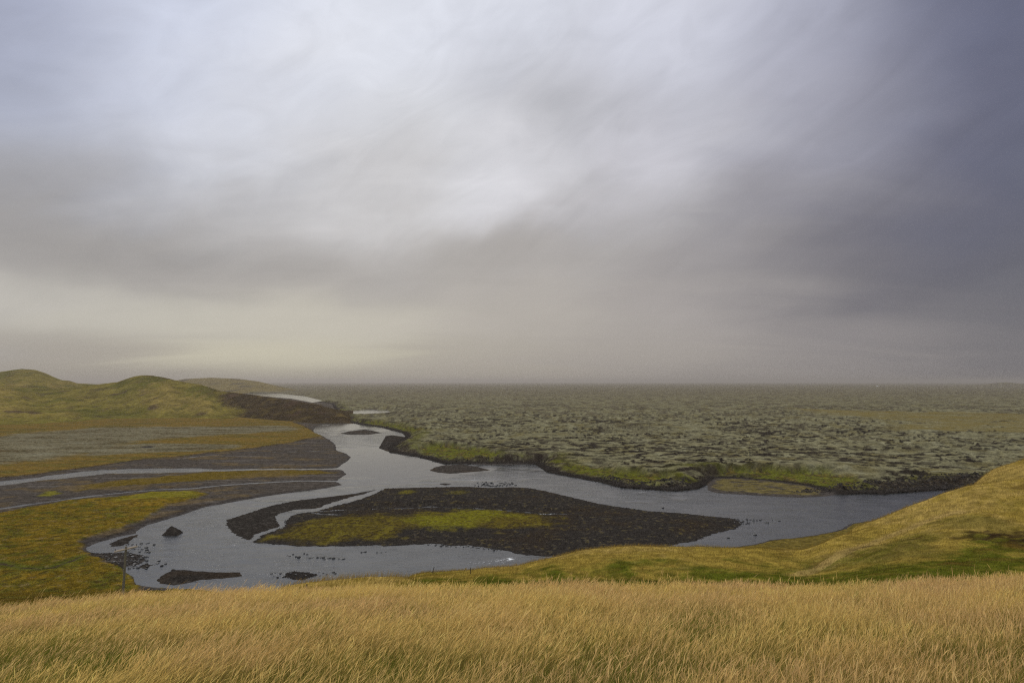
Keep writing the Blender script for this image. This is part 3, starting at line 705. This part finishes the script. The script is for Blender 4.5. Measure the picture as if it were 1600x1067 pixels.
for _ in range(52):
    a = random.random(); px = 194+random.betavariate(1.6, 1.8)*42; py = 849+a*40
    rock(px, py, random.uniform(.22, .6), 'black boulder in the shallow water behind the power pole', 'boulders in the shallows by the power pole')
for px, py in [(174,869),(181,873),(188,877),(166,871),(178,880),(191,870),(185,883),(170,876)]:
    rock(px, py, random.uniform(.3, .5), 'dark boulder on the gravel shore left of the power pole', 'boulders on the shore by the orange field')
for px, py in [(241,851),(246,880),(248,876),(259,881),(253,884),(232,848)]:
    rock(px, py, random.uniform(.3, .55), 'single black rock in open water between the pointed islet and the long gravel bar', 'rocks in open water by the islet')
for px, py in [(449,867.5),(452,868.5),(463,869.5),(467,870.7),(475,864.7),(484,872),(488,871),(496,871),(501,871),(505,871.2),(507,874),(513,872),(516,871.5),(521,872.5),(530,872.7),(537,872.8),(565,863),(570,862),(589,863),(596,863),(603,862),(480,866),(458,866)]:
    rock(px, py, random.uniform(.25, .6), 'black rock in the loose row in the river south of the mossy island', 'rocks in a row below the mossy island')
for px, py in [(424,896),(428,899),(434,902),(443,901),(438,896),(430,895),(498,894),(505,895),(510,897),(521,894),(524,896),(500,899),(462,900),(470,897),(478,900),(455,898),(486,897)]:
    rock(px, py, random.uniform(.25, .5), 'black rock around the stony bar at the foot of the near slope', 'rocks round the stony bar')
for _ in range(60):
    px = 735+random.betavariate(1.7, 1.5)*74; py = 753+random.random()*7
    rock(px, py, random.uniform(.3, .7), 'dark rock in the rapids off the upper shore of the mossy island', 'rocks in the rapids')
for _ in range(34):
    a = random.random(); px = 1148+a**1.3*60; py = 812+random.uniform(-4, 9)*(1-.6*a)
    rock(px, py, random.uniform(.22, .5), 'dark rock trailing off the right tip of the mossy island', 'rocks off the island tip')
for px, py in [(1036,793.6),(1199,816.5),(1218,814),(1138,840),(1180,836)]:
    rock(px, py, random.uniform(.5, .7), 'lone rock breaking the surface of the wide right channel', 'lone rocks in the right channel')
for k in range(26):
    px = 670+k*4.4+random.uniform(-2, 2); py = np.interp(px, [600,675,703,731,759,787,806,825], [853,850,853,853,857,860,865,868])+random.uniform(-.5, 1.6)
    rock(px, py, random.uniform(.2, .5), 'black stone along the south shore of the mossy island', 'stones along the south shore')
# loose stones strewn over the gravel: too many to count
def pebbles(name, n, poly, smin, smax, label, avoid=None):
    P_ = np.asarray(poly); lo = P_.min(0); hi = P_.max(0)
    x = rng.uniform(lo[0], hi[0], n*3); y = rng.uniform(lo[1], hi[1], n*3); k = sd_poly(P_, x, y, 10.) > -.6
    if avoid is not None: k &= sd_poly(avoid, x, y, 10.) < rng.uniform(-2, 6, len(x))
    x = x[k][:n]; y = y[k][:n]; zz, _ = ground_z(x, y); zz = np.maximum(zz, -.08); m = len(x)
    o8 = np.array([[1,0,0],[.3,.9,0],[-.9,.5,.0],[-.8,-.6,0],[.4,-.9,0],[.1,.1,1.0]]); f8 = np.array([[0,1,5],[1,2,5],[2,3,5],[3,4,5],[4,0,5]])
    s = rng.uniform(smin, smax, m)*(.6+.8*rng.uniform(0, 1, m)**3); a = rng.uniform(0, 6.28, m)
    v = np.stack([o8[None, :, 0]*np.cos(a)[:, None]-o8[None, :, 1]*np.sin(a)[:, None], o8[None, :, 0]*np.sin(a)[:, None]+o8[None, :, 1]*np.cos(a)[:, None], np.broadcast_to(o8[:, 2]*.7, (m, 6))], -1)
    v = v*s[:, None, None] + np.stack([x, y, zz-.03], 1)[:, None, :]
    f = (np.arange(m)*6)[:, None, None]+f8[None]
    tone = rng.uniform(.6, 1.45, m)[:, None]*np.array([.030, .026, .023])
    o = mesh_from(name, v.reshape(-1, 3), f.reshape(-1, 3), M_stone, np.repeat(tone, 6, 0), smooth=False)
    tag(o, label, 'stones', kind='stuff')
M_stone = terrain_mat('loose_stones', 2, 7, .2, .2, .05)
pebbles('stones', 16000, ISLE_M, .12, .34, 'loose dark stones strewn over the mossy gravel island', VEG1)
pebbles('stones', 2600, ISLE_W, .10, .25, 'sparse dark stones on the bare gravel island left of the brook')
pebbles('stones', 900, ISLE_H, .14, .34, 'black cobbles covering the stony bar below the near slope')
pebbles('stones', 1500, on_plane([(139,863),(180,864),(222,867),(227,876),(215,882),(200,884),(190,889),(165,880)]), .14, .36, 'black cobbles on the shore beside the orange field')

pebbles('stones', 1500, on_plane([(1236,771),(1300,772),(1345,771),(1372,772),(1410,770),(1480,765),(1560,763),(1560,752),(1440,754),(1340,758),(1280,764)]), .4, 1.1, 'broken dark lava blocks under the far bank beside the right spur')
pebbles('stones', 900, on_plane([(930,750),(977,763),(1025,766),(1051,768),(1085,765),(1100,757),(1060,755),(1000,757),(950,747)]), .35, 1.0, 'broken dark lava blocks at the point of the mossy bank left of the flat islet')
pebbles('stones', 700, on_plane([(613,703),(640,713),(700,726),(770,728),(845,727),(865,740),(870,734),(845,722),(760,722),(690,717),(640,707),(622,699)]), .35, .9, 'dark lava blocks along the foot of the bank by the upstream gravel spit')
# ------------------------------------------------------------------ power pole
M_pole = simple('weathered_grey_wood', (.17, .145, .105), .85, 5, .3)
M_arm = simple('pale_weathered_wood', (.36, .29, .22), .85, 5, .25)
M_ins = simple('dark_brown_porcelain', (.045, .025, .018), .3, 5, .15, .5)
M_steel = simple('galvanised_steel', (.20, .20, .20), .5, 9, .2, .4)
def tube(name, pts, rad, m, parent, seg=12):
    pts = [Vector(p) for p in pts]; rad = rad if hasattr(rad, '__len__') else [rad]*len(pts)
    V_ = []; F_ = []
    d = (pts[-1]-pts[0]).normalized(); a = d.orthogonal().normalized(); b = d.cross(a)
    for p, r_ in zip(pts, rad):
        for k in range(seg):
            t_ = 2*math.pi*k/seg; V_.append(p + a*(r_*math.cos(t_)) + b*(r_*math.sin(t_)))
    for i in range(len(pts)-1):
        for k in range(seg): F_.append((i*seg+k, i*seg+(k+1) % seg, (i+1)*seg+(k+1) % seg, (i+1)*seg+k))
    F_.append(tuple(range(seg))[::-1]); F_.append(tuple((len(pts)-1)*seg+k for k in range(seg)))
    me = bpy.data.meshes.new(name); me.from_pydata([v[:] for v in V_], [], F_); me.materials.append(m)
    o = bpy.data.objects.new(name, me); col.objects.link(o); o.parent = parent; return o
def beam(name, p0, p1, w, h, m, parent):
    import bmesh
    p0 = Vector(p0); p1 = Vector(p1); d = (p1-p0); L_ = d.length; d.normalize(); s = d.cross(Vector((0, 0, 1))).normalized(); u = s.cross(d)
    bm = bmesh.new(); c = [bm.verts.new(p0 + d*(L_*i) + s*(w*(j-.5)) + u*(h*(k-.5))) for i in (0, 1) for j in (0, 1) for k in (0, 1)]
    for f in ((0,1,3,2),(4,6,7,5),(0,4,5,1),(2,3,7,6),(0,2,6,4),(1,5,7,3)): bm.faces.new([c[i] for i in f])
    bmesh.ops.recalc_face_normals(bm, faces=bm.faces); bmesh.ops.bevel(bm, geom=bm.edges[:], offset=.012, segments=1, affect='EDGES')
    me = bpy.data.meshes.new(name); bm.to_mesh(me); bm.free(); me.materials.append(m)
    o = bpy.data.objects.new(name, me); col.objects.link(o); o.parent = parent; return o
YP = 112.0
ux, uz = ray(197.0, 853.5); top = Vector((ux*YP, YP, H+uz*YP))
ux, uz = ray(191.0, 932.0); bx, by = float(ux*YP), YP
bz = float(hill_z(np.array([bx]), np.array([by]))[0]) - .3
pole = bpy.data.objects.new('power_pole', None); col.objects.link(pole); pole.location = (bx, by, bz); bpy.context.view_layer.update()
tag(pole, 'grey wooden power pole with a slanting double crossarm behind the meadow', 'power pole')
tp = top - Vector((bx, by, bz))
tube('pole', [(0, 0, -.5), tp*.5, tp], [.22, .19, .16], M_pole, pole, 14)
ad = Vector((3.6, 2.3, .62)).normalized(); hl = 1.65
sd = ad.cross(Vector((0, 0, 1))).normalized()
ac = tp - Vector((0, 0, .40))
for s in (-1, 1):
    c0 = ac + sd*(.19*s); beam('crossarm', c0-ad*hl, c0+ad*hl, .14, .20, M_arm, pole)
for q in (-1.5, 0, 1.5):
    base = ac + ad*q + Vector((0, 0, .08)) if q else tp
    if q: beam('spacer', base - sd*.24 - Vector((0, 0, .0)), base + sd*.24, .09, .06, M_steel, pole)
    ins = tube('insulator', [base+Vector((0, 0, k)) for k in (.02, .12, .13, .19, .20, .27, .28, .34)], [.03, .03, .085, .06, .085, .06, .075, .03], M_ins, pole, 12)
for s in (-1, 1):
    beam('brace', ac - sd*.12 - Vector((0, 0, .95)), ac + ad*(1.05*s) - sd*.20 - Vector((0, 0, .05)), .05, .05, M_steel, pole)

# ------------------------------------------------------------------ fence posts on the slope
M_post = simple('old_fence_wood', (.05, .042, .034), .85, 9, .3)
for px, py, hh, tilt, lab in [(440.5, 911, .95, .03, 'dark fence post nearest the black gravel bar, at the left end of the bench'),
        (479, 919, .75, -.04, 'short fence post standing half sunk in tall grass right of the gravel bar'),
        (676, 889, .95, .22, 'leaning fence post on the left shoulder of the green knoll'),
        (735, 888, .85, .0, 'thin fence post on the knoll top below the rapids')]:
    fx, fy_ = hit_hill(px, py + 6); hh = 7.5*fy_/F + .12; print('POST', px, fx, fy_, hh)
    fz = float(hill_z(np.array([fx]), np.array([fy_]))[0])
    r0 = bpy.data.objects.new('fence_post', None); col.objects.link(r0); r0.location = (fx, fy_, fz); r0.rotation_euler = (0, tilt, 0)
    tube('post', [(0, 0, -.2), (0, 0, hh*.6), (.01, 0, hh), (.01, 0, hh+.04)], [.05, .048, .045, .02], M_post, r0, 8)
    tube('staple', [(-.02, -.052, hh*.8), (.02, -.052, hh*.8)], .008, M_steel, r0, 6)
    tag(r0, lab, 'fence post', 'fence posts on the slope')

# ------------------------------------------------------------------ white farmhouse near the horizon
p = on_plane([(1371, 604.2)], 6.0)[0]
fh = bpy.data.objects.new('farmhouse', None); col.objects.link(fh)
fz = float(ground_z(np.array([p[0]]), np.array([p[1]]))[0][0]); fh.location = (p[0], p[1], fz); fh.rotation_euler = (0, 0, -.45)
tag(fh, 'tiny white farmhouse far out on the lava plain below the right horizon', 'farmhouse')
import bmesh
def poly_mesh(name, v, f, m, parent):
    me = bpy.data.meshes.new(name); me.from_pydata(v, [], f); me.materials.append(m); o = bpy.data.objects.new(name, me); col.objects.link(o); o.parent = parent; return o
M_white = simple('white_render', (.8, .8, .78), .8, 2, .06); M_roof = simple('grey_roof_sheet', (.45, .45, .45), .6, 2, .1)
w, d_, h_, rg = 18, 9, 5, 9
poly_mesh('wall', [(-w/2,-d_/2,-1),(w/2,-d_/2,-1),(w/2,d_/2,-1),(-w/2,d_/2,-1),(-w/2,-d_/2,h_),(w/2,-d_/2,h_),(w/2,d_/2,h_),(-w/2,d_/2,h_),(-w/2,0,rg-.3),(w/2,0,rg-.3)],
    [(0,1,5,4),(1,2,6,9,5),(2,3,7,6),(3,0,4,8,7)], M_white, fh)
e = .6
poly_mesh('roof', [(-w/2-e,-d_/2-e,h_-.4),(w/2+e,-d_/2-e,h_-.4),(w/2+e,0,rg),(-w/2-e,0,rg),(w/2+e,d_/2+e,h_-.4),(-w/2-e,d_/2+e,h_-.4)], [(0,1,2,3),(3,2,4,5)], M_roof, fh)

# ------------------------------------------------------------------ haze
m, t = mat('haze_air'); t.n.remove(t.bsdf)
pv = t.new('ShaderNodeVolumePrincipled'); pv.inputs['Density'].default_value = 8e-5; pv.inputs['Color'].default_value = (.60, .555, .51, 1); pv.inputs['Anisotropy'].default_value = .45
t.link(pv.outputs[0], t.out.inputs['Volume'])
S = 34000; z0, z1 = -4.0, 125.0
hv = [(-S,-S,z0),(S,-S,z0),(S,S,z0),(-S,S,z0),(-S,-S,z1),(S,-S,z1),(S,S,z1),(-S,S,z1)]
me = bpy.data.meshes.new('haze'); me.from_pydata(hv, [], [(0,3,2,1),(4,5,6,7),(0,1,5,4),(1,2,6,5),(2,3,7,6),(3,0,4,7)]); me.materials.append(m)
hz_o = bpy.data.objects.new('haze', me); col.objects.link(hz_o)
tag(hz_o, 'pale dusty haze lying over the plain and fading the horizon', 'haze', kind='stuff')

# ------------------------------------------------------------------ sky and light
SUN_AZ, SUN_EL = R(-28), R(48)
w_ = bpy.data.worlds.new('World'); scene.world = w_; w_.use_nodes = True
t = NT(w_.node_tree); bg = t.n['Background']
tc = t.new('ShaderNodeTexCoord').outputs['Generated']
sky = t.new('ShaderNodeTexSky', sky_type='NISHITA'); sky.sun_disc = False; sky.sun_elevation = SUN_EL; sky.sun_rotation = SUN_AZ; sky.dust_density = 3
sx = t.new('ShaderNodeSeparateXYZ'); t.link(tc, sx.inputs[0])
el = t.math('ARCSINE', sx.outputs[2]); azn = t.math('ARCTAN2', sx.outputs[0], sx.outputs[1])
# cloud layer coordinates (a flat deck seen from below)
den = t.math('ADD', t.math('MAXIMUM', sx.outputs[2], 0.0), .13)
cxy = t.new('ShaderNodeCombineXYZ'); t.link(t.math('DIVIDE', sx.outputs[0], den), cxy.inputs[0]); t.link(t.math('DIVIDE', sx.outputs[1], den), cxy.inputs[1])
mp = t.new('ShaderNodeMapping'); t.link(cxy.outputs[0], mp.inputs[0]); mp.inputs['Rotation'].default_value = (0, 0, R(35)); mp.inputs['Scale'].default_value = (.55, 1.15, 1)
wA = t.noise(mp.outputs[0], .8, 4, .5, .6); wB = t.noise(mp.outputs[0], 1.9, 5, .55, .8); wC = t.noise(cxy.outputs[0], .5, 3, .5, .3)
cv = t.new('ShaderNodeCombineXYZ'); t.link(t.math('MULTIPLY_ADD', el, -2.2, t.math('MULTIPLY', azn, 3.7)), cv.inputs[0]); t.link(t.math('MULTIPLY_ADD', t.math('POWER', t.math('MAXIMUM', t.math('ADD', azn, .35), 0.0), 1.4), -1.0, t.math('MULTIPLY', el, 5.2)), cv.inputs[1])
wD = t.noise(cv.outputs[0], .9, 5, .48, .3); wE = t.noise(cv.outputs[0], 2.2, 4, .5, 1.6)
az2 = t.math('ADD', azn, t.math('MULTIPLY', t.math('SUBTRACT', wA, .5), .34))
el2 = t.math('ADD', el, t.math('MULTIPLY', t.math('SUBTRACT', wC, .5), t.math('MULTIPLY', t.math('MAXIMUM', el, 0.0), .55)))
el2 = t.math('ADD', el2, t.math('MULTIPLY', t.math('SUBTRACT', wD, .5), t.math('MINIMUM', t.math('MULTIPLY', t.math('MAXIMUM', el, 0.0), 1.0), .22)))
def s2l(c): 
    c = np.array(c)/255.; c = np.where(c <= .04045, c/12.92, ((c+.055)/1.055)**2.4); m = c.mean(); return c*(m/.5)**.36*1.15
LOBES = [  # photo pixel, sRGB colour, width in azimuth and elevation (degrees)
 (60,40,(136,144,172),9,7),(300,40,(185,192,210),9,7),(560,60,(204,208,218),9,7),(800,60,(196,199,209),9,7),(1040,50,(192,194,205),9,7),(1280,40,(166,168,184),9,7),(1500,40,(104,108,136),8,7),(1590,120,(90,94,122),6,7),
 (80,180,(162,167,182),9,6),(350,190,(196,198,205),9,6),(600,190,(198,199,203),9,6),(830,160,(170,169,172),9,5),(1050,180,(174,173,180),8,5),(1270,180,(158,157,168),8,6),(1450,200,(124,124,142),8,6),
 (60,330,(150,149,152),9,5),(320,330,(172,170,170),9,5),(560,300,(190,188,188),7,5),(760,255,(204,203,207),6,4),(1000,235,(200,199,206),6,4),(960,330,(172,169,170),8,4),(1200,330,(152,149,154),8,5),(1420,340,(118,116,128),8,6),(1580,320,(96,98,120),7,7),
 (80,400,(152,147,142),10,2.5),(330,410,(162,157,152),10,2.5),(600,410,(168,163,158),10,3),(860,410,(170,165,161),9,3),(1120,420,(158,153,152),9,3),(1370,430,(126,122,127),9,3.5),(1560,430,(108,107,117),8,4),
 (30,462,(186,182,174),9,1.6),(220,490,(184,180,168),9,2),(500,490,(186,181,169),10,2.5),(800,490,(174,168,161),10,3),(1100,500,(165,159,156),10,3),(1350,510,(147,142,143),9,3),(1570,510,(122,120,126),8,3),
 (90,545,(164,158,149),9,2),(430,552,(190,185,166),10,1.6),(700,560,(170,164,154),10,2),(1000,560,(164,158,152),10,2),(1300,560,(148,143,142),10,2),(1560,560,(124,122,127),8,2),
 (150,592,(158,152,143),10,1.2),(500,592,(166,160,147),10,1.2),(800,592,(162,155,147),10,1.2),(1150,592,(152,146,142),10,1.2),(1550,592,(126,123,127),9,1.2)]
sumc = None; sumw = None
def lobe(a0, e0, c, sa, se, base=1.0):
    global sumc, sumw
    sa *= .82; se *= .82
    da = t.math('MULTIPLY', t.math('SUBTRACT', az2, a0), 1/sa); de = t.math('MULTIPLY', t.math('SUBTRACT', el2, e0), 1/se)
    q = t.math('MULTIPLY_ADD', de, de, t.math('MULTIPLY', da, da))
    w = t.math('MULTIPLY', t.math('POWER', 2.71828, t.math('MULTIPLY', q, -1.0)), base)
    cs = t.vmath('SCALE', tuple(c), w)
    sumw = w if sumw is None else t.math('ADD', sumw, w); sumc = cs if sumc is None else t.vmath('ADD', sumc, cs)
for px, py, c, sa, se in LOBES:
    ux, uz = ray(px, py); n_ = math.sqrt(float(ux)**2+1+float(uz)**2)
    lobe(math.atan2(float(ux), 1.0), math.asin(float(uz)/n_), s2l(c), R(sa), R(se))
for a0 in (-170, -120, -75, 75, 120, 170):      # unseen quarters of the same overcast
    for e0, c in ((4, (150,148,148)), (22, (178,180,188))): lobe(R(a0), R(e0), s2l(c)*(.75 if 60 < a0 < 90 else 1.25), R(34), R(16))
for a0 in (-150, -90, -30, 30, 90, 150): lobe(R(a0), R(62), np.array([1.0, 1.02, 1.06])*1.05, R(45), R(20))
lobe(0, R(90), np.array([1.0, 1.02, 1.06])*1.1, R(400), R(25), .3)
base = t.vmath('SCALE', sumc, t.math('DIVIDE', 1.0, t.math('ADD', sumw, 1e-6)))
amp = t.mapr(el, 0, .30, .04, 1.0)
stre = t.math('MULTIPLY_ADD', t.math('SUBTRACT', wB, .5), t.math('MULTIPLY', amp, .22), 1.0)
stre = t.math('MULTIPLY', stre, t.math('MULTIPLY_ADD', t.math('SUBTRACT', wA, .5), t.math('MULTIPLY', amp, .30), 1.0))
stre = t.math('MULTIPLY', stre, t.math('MULTIPLY_ADD', t.math('SUBTRACT', wE, .5), t.math('MULTIPLY', amp, .29), 1.0))
wF = t.noise(cv.outputs[0], 5.0, 5, .6, 1.2)
stre = t.math('MULTIPLY', stre, t.math('MULTIPLY_ADD', t.math('SUBTRACT', wF, .5), t.math('MULTIPLY', amp, .07), 1.0))
cloud = t.vmath('SCALE', base, t.math('MULTIPLY', stre, 1/.1))
skyc = t.mix(.96, sky.outputs[0], cloud)
below = t.mapr(el, -.03, .0, 1, 0)
skyc = t.mix(below, skyc, (1.2, 1.1, 1.0, 1))
t.link(skyc, bg.inputs[0]); bg.inputs[1].default_value = .1
sl = bpy.data.lights.new('sun', 'SUN'); sl.energy = 1.5; sl.angle = R(22); sl.color = (1.0, .93, .84)
so = bpy.data.objects.new('sun', sl); col.objects.link(so)
dirv = Vector((math.sin(SUN_AZ)*math.cos(SUN_EL), math.cos(SUN_AZ)*math.cos(SUN_EL), math.sin(SUN_EL)))
so.rotation_euler = dirv.to_track_quat('Z', 'Y').to_euler(); so.location = (0, 0, 200)

scene.view_settings.view_transform = 'Standard'; scene.view_settings.look = 'None'
scene.view_settings.exposure = 0; scene.view_settings.gamma = 1
cy = scene.cycles
cy.max_bounces = 6; cy.diffuse_bounces = 3; cy.glossy_bounces = 3; cy.transmission_bounces = 3; cy.volume_bounces = 0; cy.transparent_max_bounces = 4
cy.use_denoising = False; cy.filter_width = 1.2; cy.caustics_reflective = False; cy.caustics_refractive = False
cy.sample_clamp_indirect = 4
